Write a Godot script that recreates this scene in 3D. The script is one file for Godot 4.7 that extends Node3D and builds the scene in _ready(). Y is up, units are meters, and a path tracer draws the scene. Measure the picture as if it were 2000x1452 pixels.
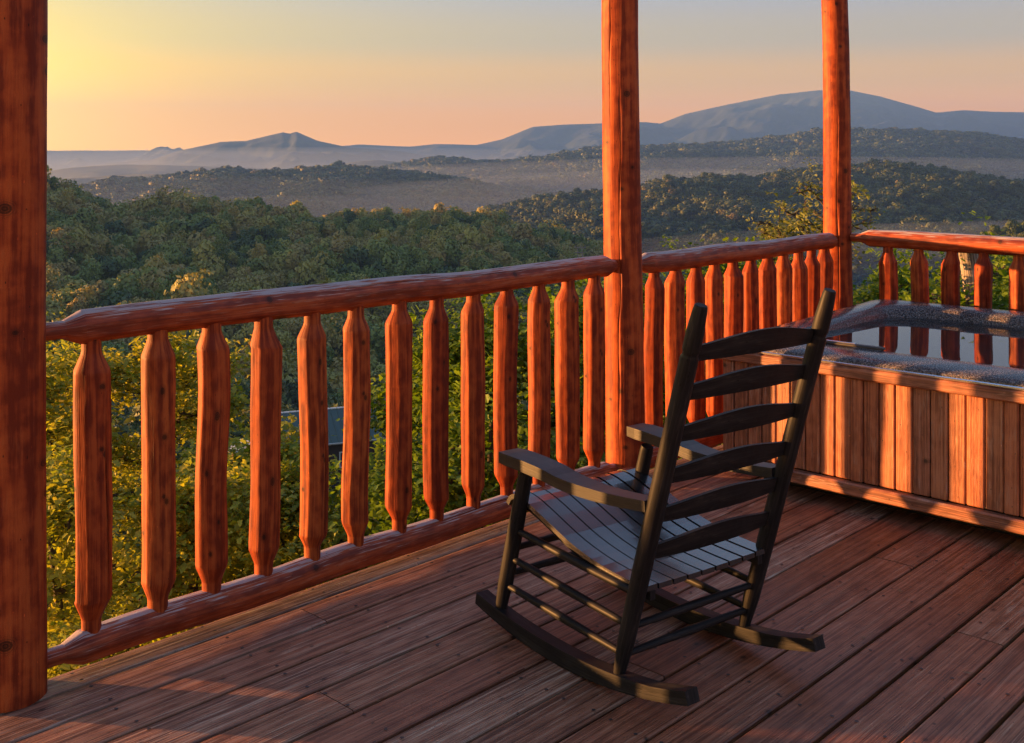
extends Node3D
# A log porch at sunrise above wooded hills. Deck level is y = 0; the porch axes are A (along the long railing) and C (across it).

const EYE := 1.4
const A := Vector3(0.6874, 0.0, -0.7263)
const C := Vector3(0.7263, 0.0, 0.6874)
const UP := Vector3(0, 1, 0)
const RAIL_C := -2.917
const EXPO := 7.0

var M := {}
var used := {}
var rng := RandomNumberGenerator.new()

# ---------------------------------------------------------------- helpers
func ac(a: float, c: float, y := 0.0) -> Vector3:
	return A * a + C * c + UP * y

func numbered(called: String) -> String:
	if not used.has(called):
		used[called] = 0
		return called
	used[called] += 1
	return "%s_%03d" % [called, used[called]]

func tag(o: Node, label := "", category := "", group := "", kind := "") -> void:
	if label: o.set_meta("label", label)
	if category: o.set_meta("category", category)
	if group: o.set_meta("group", group)
	if kind: o.set_meta("kind", kind)

func thing(called: String, label: String, category: String, at := Vector3.ZERO, basis := Basis(), group := "") -> Node3D:
	var o := Node3D.new()
	o.name = numbered(called)
	add_child(o)
	o.transform = Transform3D(basis, at)
	tag(o, label, category, group)
	return o

func part(called: String, mesh: Mesh, mat: Material, parent: Node, at := Vector3.ZERO, basis := Basis()) -> MeshInstance3D:
	var o := MeshInstance3D.new()
	o.name = called if parent != self else numbered(called)
	o.mesh = mesh
	o.material_override = mat
	o.transform = Transform3D(basis, at)
	parent.add_child(o, true)
	return o

class Geo:
	var v := PackedVector3Array()
	var n := PackedVector3Array()
	var uv := PackedVector2Array()
	var ix := PackedInt32Array()

	func quad(a: Vector3, b: Vector3, c: Vector3, d: Vector3, ua := Vector2(0, 0), ub := Vector2(1, 0), uc := Vector2(1, 1), ud := Vector2(0, 1), nrm := Vector3.ZERO) -> void:
		var k := v.size()
		var q := nrm if nrm != Vector3.ZERO else (c - a).cross(b - a).normalized()
		if nrm == Vector3.ZERO and q == Vector3.ZERO:
			q = (d - a).cross(c - a).normalized()
		for p in [a, b, c, d]: v.append(p)
		for i in 4: n.append(q)
		for u in [ua, ub, uc, ud]: uv.append(u)
		var turned := (c - a).cross(b - a) + (d - a).cross(c - a)
		for i in [0, 1, 2, 0, 2, 3] if turned.dot(q) >= 0.0 else [0, 2, 1, 0, 3, 2]: ix.append(k + i)

	func tri(a: Vector3, b: Vector3, c: Vector3, nrm := Vector3.ZERO) -> void:
		var k := v.size()
		var q := nrm if nrm != Vector3.ZERO else (c - a).cross(b - a).normalized()
		for p in [a, b, c]: v.append(p)
		for i in 3: n.append(q)
		for u in [Vector2(0, 0), Vector2(1, 0), Vector2(0.5, 1)]: uv.append(u)
		for i in [0, 1, 2] if (c - a).cross(b - a).dot(q) >= 0.0 else [0, 2, 1]: ix.append(k + i)

	# rings of equal size; smooth normals; each ring closed by repeating its first point when around is true
	func loft(rings: Array, us: PackedFloat32Array, vs: PackedFloat32Array, around := true, caps := true) -> void:
		var base := v.size()
		var m: int = rings[0].size()
		var w := m + (1 if around else 0)
		for r in rings.size():
			var ring: PackedVector3Array = rings[r]
			for j in w:
				v.append(ring[j % m])
				uv.append(Vector2(us[j], vs[r]))
				n.append(Vector3.ZERO)
		for r in rings.size() - 1:
			for j in w - 1:
				var p := base + r * w + j
				for t in [[p, p + 1, p + w + 1], [p, p + w + 1, p + w]]:
					var a := v[t[0]]
					var q := (v[t[2]] - a).cross(v[t[1]] - a)
					for k in t:
						ix.append(k)
						n[k] += q
		for r in rings.size():
			if around:
				var s := n[base + r * w] + n[base + r * w + w - 1]
				n[base + r * w] = s
				n[base + r * w + w - 1] = s
			for j in w:
				n[base + r * w + j] = n[base + r * w + j].normalized()
		if caps and around:
			for e in [0, rings.size() - 1]:
				var ring: PackedVector3Array = rings[e]
				var mid := Vector3.ZERO
				for p in ring: mid += p
				mid /= m
				for j in m:
					if e == 0: tri(mid, ring[(j + 1) % m], ring[j])
					else: tri(mid, ring[j], ring[(j + 1) % m])

	func mesh() -> ArrayMesh:
		var arr := []
		arr.resize(Mesh.ARRAY_MAX)
		arr[Mesh.ARRAY_VERTEX] = v
		arr[Mesh.ARRAY_NORMAL] = n
		arr[Mesh.ARRAY_TEX_UV] = uv
		arr[Mesh.ARRAY_INDEX] = ix
		var am := ArrayMesh.new()
		am.add_surface_from_arrays(Mesh.PRIMITIVE_TRIANGLES, arr)
		return am

func us_even(m: int, k := 1.0, off := 0.0) -> PackedFloat32Array:
	var u := PackedFloat32Array()
	for j in m + 1: u.append(off + k * j / float(m))
	return u

# A box with chamfered edges centred on the origin; uv runs along the longest axis (u) and round it (v). jit moves the ends a little.
func cbox(size: Vector3, ch: float, ou := 0.0, ov := 0.0, per := 1.6, tall := 0.3) -> ArrayMesh:
	var g := Geo.new()
	var h := size / 2.0
	var ax := 0 if size.x >= size.y and size.x >= size.z else (1 if size.y >= size.z else 2)
	var uvf := func(p: Vector3, nn: Vector3) -> Vector2:
		var others := [p[(ax + 1) % 3], p[(ax + 2) % 3]]
		var o: float = others[0] + others[1] if absf(nn[ax]) < 0.9 else others[0] * 0.2 + others[1]
		return Vector2(ov + o / tall, ou + (p[ax] if absf(nn[ax]) < 0.9 else others[0] * 0.3) / per)
	var put := func(pts: Array) -> void:
		var mid := Vector3.ZERO
		for p in pts: mid += p
		var q: Vector3 = (pts[2] - pts[0]).cross(pts[1] - pts[0]).normalized()
		if q.dot(mid) < 0:
			pts.reverse()
			q = -q
		if pts.size() == 4:
			g.quad(pts[0], pts[1], pts[2], pts[3], uvf.call(pts[0], q), uvf.call(pts[1], q), uvf.call(pts[2], q), uvf.call(pts[3], q), q)
		else:
			var k := g.v.size()
			for p in pts:
				g.v.append(p)
				g.n.append(q)
				g.uv.append(uvf.call(p, q))
				g.ix.append(k)
				k += 1
	for d in 3:
		var e := (d + 1) % 3
		var f := (d + 2) % 3
		for s in [-1.0, 1.0]:
			var pts := []
			for st in [[-1, -1], [1, -1], [1, 1], [-1, 1]]:
				var p := Vector3.ZERO
				p[d] = s * h[d]
				p[e] = st[0] * (h[e] - ch)
				p[f] = st[1] * (h[f] - ch)
				pts.append(p)
			put.call(pts)
			for t in [-1.0, 1.0]:      # edge between face d,s and face e,t
				var a := Vector3.ZERO
				var b := Vector3.ZERO
				a[d] = s * h[d]
				a[e] = t * (h[e] - ch)
				b[d] = s * (h[d] - ch)
				b[e] = t * h[e]
				var q := []
				for z in [[a, -1], [a, 1], [b, 1], [b, -1]]:
					var p: Vector3 = z[0]
					p[f] = z[1] * (h[f] - ch)
					q.append(p)
				put.call(q)
	for sx in [-1, 1]:
		for sy in [-1, 1]:
			for sz in [-1, 1]:
				put.call([Vector3(sx * h.x, sy * (h.y - ch), sz * (h.z - ch)), Vector3(sx * (h.x - ch), sy * h.y, sz * (h.z - ch)), Vector3(sx * (h.x - ch), sy * (h.y - ch), sz * h.z)])
	return g.mesh()

# A peeled log along +Y. prof: [[s, radius, flat_share], ...]; drying cracks are real grooves: [[theta, s0, s1, depth, drift], ...]
func log_mesh(prof: Array, sd: int, opt := {}) -> ArrayMesh:
	var noise := FastNoiseLite.new()
	noise.seed = sd
	noise.frequency = 1.0
	noise.fractal_octaves = 2
	var r := RandomNumberGenerator.new()
	r.seed = sd * 7 + 3
	var flats: int = opt.get("flats", 8)
	var deep: float = opt.get("deep", 0.05)
	var wob: float = opt.get("wobble", 0.004)
	var cracks: Array = opt.get("cracks", [])
	var sides: int = opt.get("sides", 28)
	var step: float = opt.get("step", 0.05)
	var wav: float = opt.get("wave", 2.2)
	var turn := r.randf() * TAU
	var fl := []
	for k in flats: fl.append([turn + TAU * k / flats + r.randf_range(-0.16, 0.16), 0.955 - r.randf() * deep])
	var ss := PackedFloat32Array()
	for i in prof.size() - 1:
		var a: float = prof[i][0]
		var b: float = prof[i + 1][0]
		var m := maxi(1, int(ceil((b - a) / step)))
		for j in m: ss.append(a + (b - a) * j / m)
	ss.append(prof[-1][0])
	var rings := []
	var vs := PackedFloat32Array()
	var total := sides + 3 * cracks.size()
	var o := r.randf() * 5.0
	var us := PackedFloat32Array()
	var pi := 0
	for s in ss:
		while pi < prof.size() - 2 and s >= prof[pi + 1][0]: pi += 1
		var f: float = clampf((s - prof[pi][0]) / maxf(1e-6, prof[pi + 1][0] - prof[pi][0]), 0, 1)
		var rad: float = lerpf(prof[pi][1], prof[pi + 1][1], f)
		var share: float = lerpf(prof[pi][2], prof[pi + 1][2], f)
		var th := []
		for j in sides: th.append([TAU * j / sides, 0.0])
		for c in cracks:
			var mid: float = c[0] + c[4] * (s - c[1]) + 0.13 * noise.get_noise_2d(s * 2.0, 77.0)
			var open: float = clampf(minf((s - c[1]) / 0.12, (c[2] - s) / 0.2), 0.0, 1.0)
			var w: float = c[3] * 0.22 / rad * maxf(open, 0.05)
			for e in [[-w, 0.0], [0.0, c[3] * open], [w, 0.0]]: th.append([fposmod(mid + e[0], TAU), e[1]])
		th.sort_custom(func(x, y): return x[0] < y[0])
		var off := Vector3(noise.get_noise_2d(s * 0.9, 11.0), 0, noise.get_noise_2d(s * 0.9, 31.0)) * wob * 2.0
		var ring := PackedVector3Array()
		for t in th:
			var k := 1.0
			for q in fl:
				var cc := cos(t[0] - q[0])
				if cc > 0.5:
					var cut: float = q[1] + 0.05 * noise.get_noise_2d(s * wav + q[0] * 9.0, q[0] * 17.0)
					k = minf(k, cut / cc)
			k = lerpf(1.0, k, share)
			k += 0.012 * noise.get_noise_3d(cos(t[0]) * 1.5, s * 3.0, sin(t[0]) * 1.5)
			var d: float = rad * k - t[1]
			ring.append(Vector3(cos(t[0]) * d, s, -sin(t[0]) * d) + off * share)
		rings.append(ring)
		vs.append(o + s / 1.1)
	for j in total + 1: us.append(j / float(total))
	var g := Geo.new()
	g.loft(rings, us, vs)
	return g.mesh()

# A round bar from p to q with radii along it: [[t, r], ...]
func bar(p: Vector3, q: Vector3, prof: Array, sides := 14, g: Geo = null) -> Geo:
	var made := g if g else Geo.new()
	var d := (q - p).normalized()
	var x := d.cross(Vector3(0.31, 0.2, 0.93)).normalized()
	var z := d.cross(x)
	var rings := []
	var vs := PackedFloat32Array()
	for e in prof:
		var ring := PackedVector3Array()
		for j in sides:
			var t := TAU * j / sides
			ring.append(p.lerp(q, e[0]) + (x * cos(t) - z * sin(t)) * e[1])
		rings.append(ring)
		vs.append(p.distance_to(q) * e[0] / 0.6)
	made.loft(rings, us_even(sides, 0.5), vs)
	return made

# A flat strip swept along a path: at each point a rectangle of width w (along side) and thickness h (along its own up)
func strip(path: Array, side: Vector3, w: Array, h: Array, g: Geo = null) -> Geo:
	var made := g if g else Geo.new()
	var n := path.size()
	var q := []
	var run := 0.0
	var runs := []
	for i in n:
		var t: Vector3 = (path[mini(i + 1, n - 1)] - path[maxi(i - 1, 0)]).normalized()
		var u := side.cross(t).normalized()
		var a: Vector3 = side * w[i] * 0.5
		var b: Vector3 = u * h[i] * 0.5
		q.append([path[i] - a - b, path[i] + a - b, path[i] + a + b, path[i] - a + b])
		if i > 0: run += path[i].distance_to(path[i - 1])
		runs.append(run / 0.6)
	for i in n - 1:
		for e in 4:
			var f := (e + 1) % 4
			var pa: Vector3 = q[i][e]
			var pb: Vector3 = q[i][f]
			var pc: Vector3 = q[i + 1][f]
			var pd: Vector3 = q[i + 1][e]
			var nr := (pc - pa).cross(pb - pa).normalized()
			var mid: Vector3 = (path[i] + path[i + 1]) * 0.5
			if nr.dot((pa + pc) * 0.5 - mid) < 0:
				nr = -nr
			made.quad(pa, pd, pc, pb, Vector2(e * 0.2, runs[i]), Vector2(e * 0.2, runs[i + 1]), Vector2(e * 0.2 + 0.2, runs[i + 1]), Vector2(e * 0.2 + 0.2, runs[i]), nr)
	for e in [0, n - 1]:
		var nr: Vector3 = (path[e] - path[1 if e == 0 else n - 2]).normalized()
		made.quad(q[e][0], q[e][1], q[e][2], q[e][3], Vector2(0, 0), Vector2(0.1, 0), Vector2(0.1, 0.1), Vector2(0, 0.1), nr)
	return made

# ---------------------------------------------------------------- textures and materials
func noise_bytes(w: int, h: int, sh: int, freq: float, sd: int, oct := 3) -> PackedByteArray:
	var n := FastNoiseLite.new()
	n.seed = sd
	n.frequency = freq
	n.fractal_octaves = oct
	var im := n.get_seamless_image(w, sh)
	if sh != h: im.resize(w, h, Image.INTERPOLATE_CUBIC)
	im.convert(Image.FORMAT_L8)
	return im.get_data()

func srgb(r: float, g: float, b: float) -> Color:
	return Color(r, g, b).linear_to_srgb()

# Grain along v. tones: linear colours dark, mid, light, worn. knots: how many.
func wood(w: int, h: int, sd: int, tones: Array, knots: int, worn: float, top_worn := 0.0, specks := 0, long := 2, coarse := 0.0) -> Array:
	var fine := noise_bytes(w, h, maxi(8, h / 32 / long), 0.11, sd, 3)
	var hair := noise_bytes(w, h, h / 8 / long, 0.35, sd + 1, 2)
	var wide := noise_bytes(w, h, h / 8 / long, 0.02, sd + 2, 3)
	var blot := noise_bytes(w, h, h, 0.012, sd + 3, 4)
	var grit := noise_bytes(w, h, h, 0.4, sd + 4, 2)
	var scuff := noise_bytes(w, h, h / 4 / long, 0.05, sd + 5, 4)
	var r := RandomNumberGenerator.new()
	r.seed = sd
	var kn := []
	for i in knots: kn.append([r.randf() * w, r.randf() * h, r.randf_range(6.0, 20.0) * w / 512.0, r.randf_range(0.55, 1.0)])
	var px := PackedByteArray()
	px.resize(w * h * 3)
	var hp := PackedByteArray()
	hp.resize(w * h)
	var c0: Color = srgb(tones[0][0], tones[0][1], tones[0][2])
	var c1: Color = srgb(tones[1][0], tones[1][1], tones[1][2])
	var c2: Color = srgb(tones[2][0], tones[2][1], tones[2][2])
	var c3: Color = srgb(tones[3][0], tones[3][1], tones[3][2])
	for y in h:
		for x in w:
			var i := y * w + x
			var g := fine[i] * (0.45 - 0.2 * coarse) + hair[i] * (0.25 - 0.12 * coarse) + wide[i] * (0.3 + 0.32 * coarse)
			var t := clampf((g - 128.0) / 95.0 + 0.5 + (blot[i] - 128.0) / (420.0 - 200.0 * coarse), 0.0, 1.0)
			var c := c0.lerp(c1, t * 2.0) if t < 0.5 else c1.lerp(c2, t * 2.0 - 1.0)
			var wr := worn * clampf((scuff[i] - 150.0) / 40.0, 0.0, 1.0) * clampf((hair[i] - 95.0) / 60.0, 0.0, 1.0)
			if top_worn > 0.0:
				var du := minf(absf(x / float(w)), absf(1.0 - x / float(w)))   # the weathered upper side of a rail
				wr = maxf(wr, top_worn * clampf((0.17 - du) * 12.0 + (scuff[i] - 128.0) / 60.0 + (fine[i] - 128.0) / 90.0, 0.0, 1.0))
			c = c.lerp(c3, wr)
			var k := 1.0 + (grit[i] - 128.0) / 1100.0
			px[i * 3] = int(clampf(c.r * k, 0, 1) * 255.0)
			px[i * 3 + 1] = int(clampf(c.g * k, 0, 1) * 255.0)
			px[i * 3 + 2] = int(clampf(c.b * k, 0, 1) * 255.0)
			hp[i] = int(clampf(fine[i] * 0.5 + hair[i] * 0.5, 0, 255))
	for q in kn:
		var rr: float = q[2]
		for dy in range(int(-rr * q[3] * 2), int(rr * q[3] * 2) + 1):
			for dx in range(int(-rr * 2), int(rr * 2) + 1):
				var e := sqrt(pow(dx / rr, 2) + pow(dy / (rr * q[3]), 2))
				if e > 2.0: continue
				var x := posmod(int(q[0]) + dx, w)
				var y := posmod(int(q[1]) + dy, h)
				var i := y * w + x
				var f := (0.6 + 0.12 * sin(e * 14.0) - 0.15 * (1.0 - e)) if e < 1.0 else 1.0 - 0.33 * (2.0 - e) * (0.6 + 0.4 * sin(e * 16.0))
				f = clampf(f + (grit[i] - 128.0) / 900.0, 0.2, 1.0)
				for b in 3: px[i * 3 + b] = int(px[i * 3 + b] * f)
				if e < 1.0: hp[i] = int(hp[i] * 0.8)
	for q in specks:
		var x0 := r.randi() % w
		var y0 := r.randi() % h
		var dark := r.randf() < 0.6
		for dy in range(-1, 2 + r.randi() % 4):
			for dx in range(0, 2):
				var i := posmod(y0 + dy, h) * w + posmod(x0 + dx, w)
				for b in 3: px[i * 3 + b] = int(px[i * 3 + b] * 0.45) if dark else mini(255, int(px[i * 3 + b] * 1.35))
	var im := Image.create_from_data(w, h, false, Image.FORMAT_RGB8, px)
	var hm := Image.create_from_data(w, h, false, Image.FORMAT_L8, hp)
	return [ImageTexture.create_from_image(im), ImageTexture.create_from_image(hm)]

func std(color: Color, rough: float) -> StandardMaterial3D:
	var m := StandardMaterial3D.new()
	m.albedo_color = color
	m.roughness = rough
	return m

func wood_mat(tex: Array, rough: float, relief: float, tint := Color.WHITE, spec := 0.5) -> StandardMaterial3D:
	var m := std(tint, rough)
	m.albedo_texture = tex[0]
	m.heightmap_enabled = true
	m.heightmap_texture = tex[1]
	m.heightmap_scale = relief
	m.metallic_specular = spec
	return m

func leaf_mat(back := 0.6) -> StandardMaterial3D:
	var m := std(Color.WHITE, 0.55)
	m.vertex_color_use_as_albedo = true
	m.backlight_enabled = true
	m.backlight = Color(back, back, back * 0.6)
	m.metallic_specular = 0.4
	return m

func speckle_tex() -> ImageTexture:
	var w := 512
	var a := noise_bytes(w, w, w, 0.16, 301, 2)
	var b := noise_bytes(w, w, w, 0.21, 302, 2)
	var c := noise_bytes(w, w, w, 0.3, 303, 1)
	var px := PackedByteArray()
	px.resize(w * w * 3)
	var dark := srgb(0.012, 0.013, 0.017)
	var grey := srgb(0.10, 0.107, 0.125)
	var tan := srgb(0.24, 0.15, 0.11)
	var pale := srgb(0.42, 0.42, 0.45)
	for i in w * w:
		var q := dark
		if a[i] > 150: q = grey
		if b[i] > 168: q = tan
		if c[i] > 196: q = pale
		px[i * 3] = int(q.r * 255)
		px[i * 3 + 1] = int(q.g * 255)
		px[i * 3 + 2] = int(q.b * 255)
	return ImageTexture.create_from_image(Image.create_from_data(w, w, false, Image.FORMAT_RGB8, px))

func earth_tex(sd: int, tones: Array) -> ImageTexture:
	var w := 512
	var a := noise_bytes(w, w, w, 0.02, sd, 5)
	var b := noise_bytes(w, w, w, 0.14, sd + 1, 3)
	var px := PackedByteArray()
	px.resize(w * w * 3)
	for i in w * w:
		var t := clampf((a[i] * 0.5 + b[i] * 0.5 - 128.0) / 100.0 + 0.5, 0, 1)
		var q: Color = tones[0].lerp(tones[1], t)
		px[i * 3] = int(q.r * 255)
		px[i * 3 + 1] = int(q.g * 255)
		px[i * 3 + 2] = int(q.b * 255)
	return ImageTexture.create_from_image(Image.create_from_data(w, w, false, Image.FORMAT_RGB8, px))

func materials() -> void:
	var red := [[0.155, 0.021, 0.006], [0.285, 0.047, 0.011], [0.40, 0.082, 0.018], [0.36, 0.11, 0.04]]
	var t1 := wood(512, 1024, 21, red, 9, 0.25, 0.0, 90, 2, 1.0)
	M.log = wood_mat(t1, 0.6, 0.10, Color.WHITE, 0.32)
	M.log2 = wood_mat(wood(512, 1024, 57, red, 8, 0.2, 0.0, 90, 2, 1.0), 0.6, 0.10, srgb(0.94, 0.88, 0.85), 0.32)
	var railt := wood(512, 1024, 33, [[0.15, 0.023, 0.008], [0.25, 0.042, 0.013], [0.36, 0.074, 0.022], [0.40, 0.345, 0.35]], 9, 0.35, 0.95, 120, 2, 0.8)
	M.rail = wood_mat(railt, 0.5, 0.10, Color.WHITE, 0.42)
	var t2: Array = [M.log2.albedo_texture, M.log2.heightmap_texture]
	M.staves = [M.log, M.log2, wood_mat(t1, 0.62, 0.1, srgb(0.8, 0.66, 0.6), 0.32), wood_mat(t2, 0.6, 0.1, srgb(1.0, 1.12, 1.1), 0.32), wood_mat(t2, 0.6, 0.1, srgb(0.88, 0.78, 0.72), 0.32)]
	# deck boards: grain along u
	var d1 := wood(256, 1024, 71, [[0.10, 0.038, 0.021], [0.24, 0.098, 0.054], [0.34, 0.16, 0.098], [0.44, 0.30, 0.22]], 4, 0.85, 0.0, 160, 5)
	var d2 := wood(256, 1024, 83, [[0.10, 0.035, 0.019], [0.22, 0.083, 0.046], [0.30, 0.125, 0.074], [0.40, 0.25, 0.18]], 5, 0.55, 0.0, 180, 5)
	var d3 := wood(256, 1024, 95, [[0.11, 0.045, 0.028], [0.25, 0.115, 0.072], [0.38, 0.20, 0.13], [0.48, 0.36, 0.28]], 3, 1.0, 0.0, 160, 5)
	M.deck = [wood_mat(d1, 0.5, 0.2, srgb(1.15, 1.1, 1.0)), wood_mat(d2, 0.48, 0.15, srgb(1.2, 1.1, 1.0)), wood_mat(d3, 0.55, 0.25, srgb(1.12, 1.08, 1.0))]
	M.deck.append_array([wood_mat(d1, 0.52, 0.22, srgb(0.92, 0.84, 0.78)), wood_mat(d2, 0.46, 0.14, srgb(1.0, 0.86, 0.74)), wood_mat(d3, 0.58, 0.28, srgb(0.95, 0.9, 0.86)), wood_mat(d2, 0.5, 0.18, srgb(1.3, 1.12, 0.95))])
	M.edge_board = wood_mat(d3, 0.6, 0.2, srgb(1.0, 1.12, 1.05))
	var c1 := wood(256, 1024, 111, [[0.19, 0.058, 0.026], [0.36, 0.125, 0.056], [0.47, 0.185, 0.09], [0.42, 0.26, 0.19]], 1, 0.6, 0.0, 40)
	var c2 := wood(256, 1024, 123, [[0.15, 0.05, 0.025], [0.30, 0.105, 0.052], [0.41, 0.155, 0.085], [0.40, 0.25, 0.19]], 2, 0.7, 0.0, 40)
	M.cedar = [wood_mat(c1, 0.5, 0.12), wood_mat(c2, 0.5, 0.12), wood_mat(c1, 0.5, 0.12, srgb(1.0, 0.86, 0.8))]
	M.trim = wood_mat(c2, 0.5, 0.1, srgb(1.0, 1.02, 1.05))
	var b1 := wood(256, 512, 141, [[0.009, 0.009, 0.010], [0.015, 0.0145, 0.016], [0.023, 0.022, 0.023], [0.062, 0.050, 0.043]], 0, 0.5, 0.0, 120)
	M.black = wood_mat(b1, 0.5, 0.03, Color.WHITE, 0.27)
	M.seat = wood_mat(b1, 0.26, 0.02, srgb(0.7, 0.7, 0.75), 0.8)
	M.arm = wood_mat(b1, 0.4, 0.02, Color.WHITE, 0.45)
	M.seat.clearcoat_enabled = true
	M.seat.clearcoat = 1.0
	M.seat.clearcoat_roughness = 0.12
	M.shell = std(Color.WHITE, 0.2)
	M.shell.metallic_specular = 0.34
	M.shell.albedo_texture = speckle_tex()
	M.shell.uv1_triplanar = true
	M.shell.uv1_world_triplanar = true
	M.shell.uv1_scale = Vector3(1.15, 1.15, 1.15)
	M.chrome = std(srgb(0.75, 0.76, 0.8), 0.22)
	M.chrome.metallic = 1.0
	M.plinth = std(srgb(0.02, 0.017, 0.015), 0.8)
	M.water = std(Color(0.9, 0.96, 1.0, 0.0), 0.02)
	M.water.transparency = BaseMaterial3D.TRANSPARENCY_ALPHA
	M.water.refraction_enabled = true
	M.water.refraction_scale = 0.033
	M.iron = std(srgb(0.035, 0.03, 0.028), 0.5)
	M.leaf = leaf_mat(1.0)
	M.crown = leaf_mat(0.7)
	M.far_crown = leaf_mat(0.4)
	M.bark = wood_mat(wood(256, 512, 161, [[0.03, 0.022, 0.017], [0.075, 0.057, 0.043], [0.14, 0.115, 0.09], [0.2, 0.18, 0.15]], 3, 0.5), 0.85, 0.6)
	M.pale_bark = wood_mat(wood(256, 512, 175, [[0.06, 0.045, 0.035], [0.20, 0.16, 0.13], [0.36, 0.31, 0.27], [0.45, 0.41, 0.37]], 3, 0.6), 0.85, 1.6)
	M.forest_floor = std(Color.WHITE, 0.95)
	M.forest_floor.albedo_texture = earth_tex(401, [srgb(0.018, 0.024, 0.009), srgb(0.06, 0.07, 0.025)])
	M.forest_floor.uv1_triplanar = true
	M.forest_floor.uv1_world_triplanar = true
	M.forest_floor.uv1_scale = Vector3(0.02, 0.02, 0.02)
	M.far_wood = std(Color.WHITE, 0.95)
	M.far_wood.albedo_texture = earth_tex(421, [srgb(0.012, 0.022, 0.012), srgb(0.04, 0.06, 0.025)])
	M.far_wood.uv1_triplanar = true
	M.far_wood.uv1_world_triplanar = true
	M.far_wood.uv1_scale = Vector3(0.003, 0.003, 0.003)

# ---------------------------------------------------------------- sky, light, camera
func sky_image() -> Image:
	var w := 1024
	var h := 512
	var im := Image.create_empty(w, h, false, Image.FORMAT_RGBF)
	var stops := [[-90.0, 200, 170, 145], [0.0, 362, 226, 56], [2.0, 344, 222, 72], [4.0, 276, 210, 130], [6.0, 216, 200, 178], [9.0, 184, 194, 216], [16.0, 158, 182, 216], [35.0, 144, 172, 214], [90.0, 128, 158, 208]]
	var cols := []
	for s in stops: cols.append(Color(s[1] / 255.0, s[2] / 255.0, s[3] / 255.0).srgb_to_linear())
	var sun := Vector3(-sin(deg_to_rad(SUN_AZ)), 0, -cos(deg_to_rad(SUN_AZ)))
	for y in h:
		var el := 90.0 - (y + 0.5) / h * 180.0
		var k := 0
		while k < stops.size() - 2 and el > stops[k + 1][0]: k += 1
		var f: float = clampf((el - stops[k][0]) / (stops[k + 1][0] - stops[k][0]), 0, 1)
		f = f * f * (3.0 - 2.0 * f)
		var base: Color = cols[k].lerp(cols[k + 1], f)
		for x in w:
			var az := (x + 0.5) / w * TAU
			var away := rad_to_deg(acos(clampf(sin(az) * sun.x - cos(az) * sun.z, -1, 1)))
			var g := 4.4 * exp(-pow(away / 46.0, 2)) * exp(-pow((el - 3.0) / 11.0, 2))
			var hot := 2.2 * exp(-pow((rad_to_deg(az if az < PI else az - TAU) + 33.0) / 11.0, 2)) * exp(-pow((el - 1.5) / 4.0, 2))
			g += hot
			var side := 1.0 - 0.16 * clampf(away / 120.0, 0, 1)
			var c := Color(base.r * side + g * 0.85, base.g * side + g * 0.55, base.b * side * (1.0 - 0.45 * minf(g, 1.0)) + g * 0.05)
			im.set_pixel(x, y, Color(c.r / EXPO, c.g / EXPO, c.b / EXPO))
	return im

const SUN_AZ := 81.0
const SUN_EL := 2.6

func light_and_lens() -> void:
	var cam := Camera3D.new()
	cam.name = "camera"
	add_child(cam)
	cam.position = Vector3(0, EYE, 0)
	cam.projection = Camera3D.PROJECTION_FRUSTUM
	cam.near = 0.05
	cam.far = 30000.0
	cam.size = 1452.0 / 2150.0 * cam.near
	cam.frustum_offset = Vector2(0, -422.0 / 2150.0 * cam.near)
	cam.current = true
	var e := Environment.new()
	e.background_mode = Environment.BG_SKY
	var sky := Sky.new()
	var pm := PanoramaSkyMaterial.new()
	pm.panorama = ImageTexture.create_from_image(sky_image())
	sky.sky_material = pm
	e.sky = sky
	e.tonemap_mode = Environment.TONE_MAPPER_LINEAR
	e.tonemap_exposure = EXPO
	e.fog_enabled = true
	e.fog_density = 0.000115
	e.fog_light_color = Color(0.45, 0.65, 1.0)
	e.volumetric_fog_enabled = true
	e.volumetric_fog_density = 0.0
	e.sdfgi_enabled = true
	e.ssao_enabled = true
	e.ssil_enabled = true
	var we := WorldEnvironment.new()
	we.name = "environment"
	we.environment = e
	add_child(we)
	var s := DirectionalLight3D.new()
	s.name = "sun"
	s.light_energy = 1.6
	s.light_color = Color(1.0, 0.70, 0.40)
	s.light_angular_distance = 0.8
	s.shadow_enabled = true
	s.rotation = Vector3(deg_to_rad(-SUN_EL), deg_to_rad(180.0 + SUN_AZ), 0)
	add_child(s)

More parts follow.
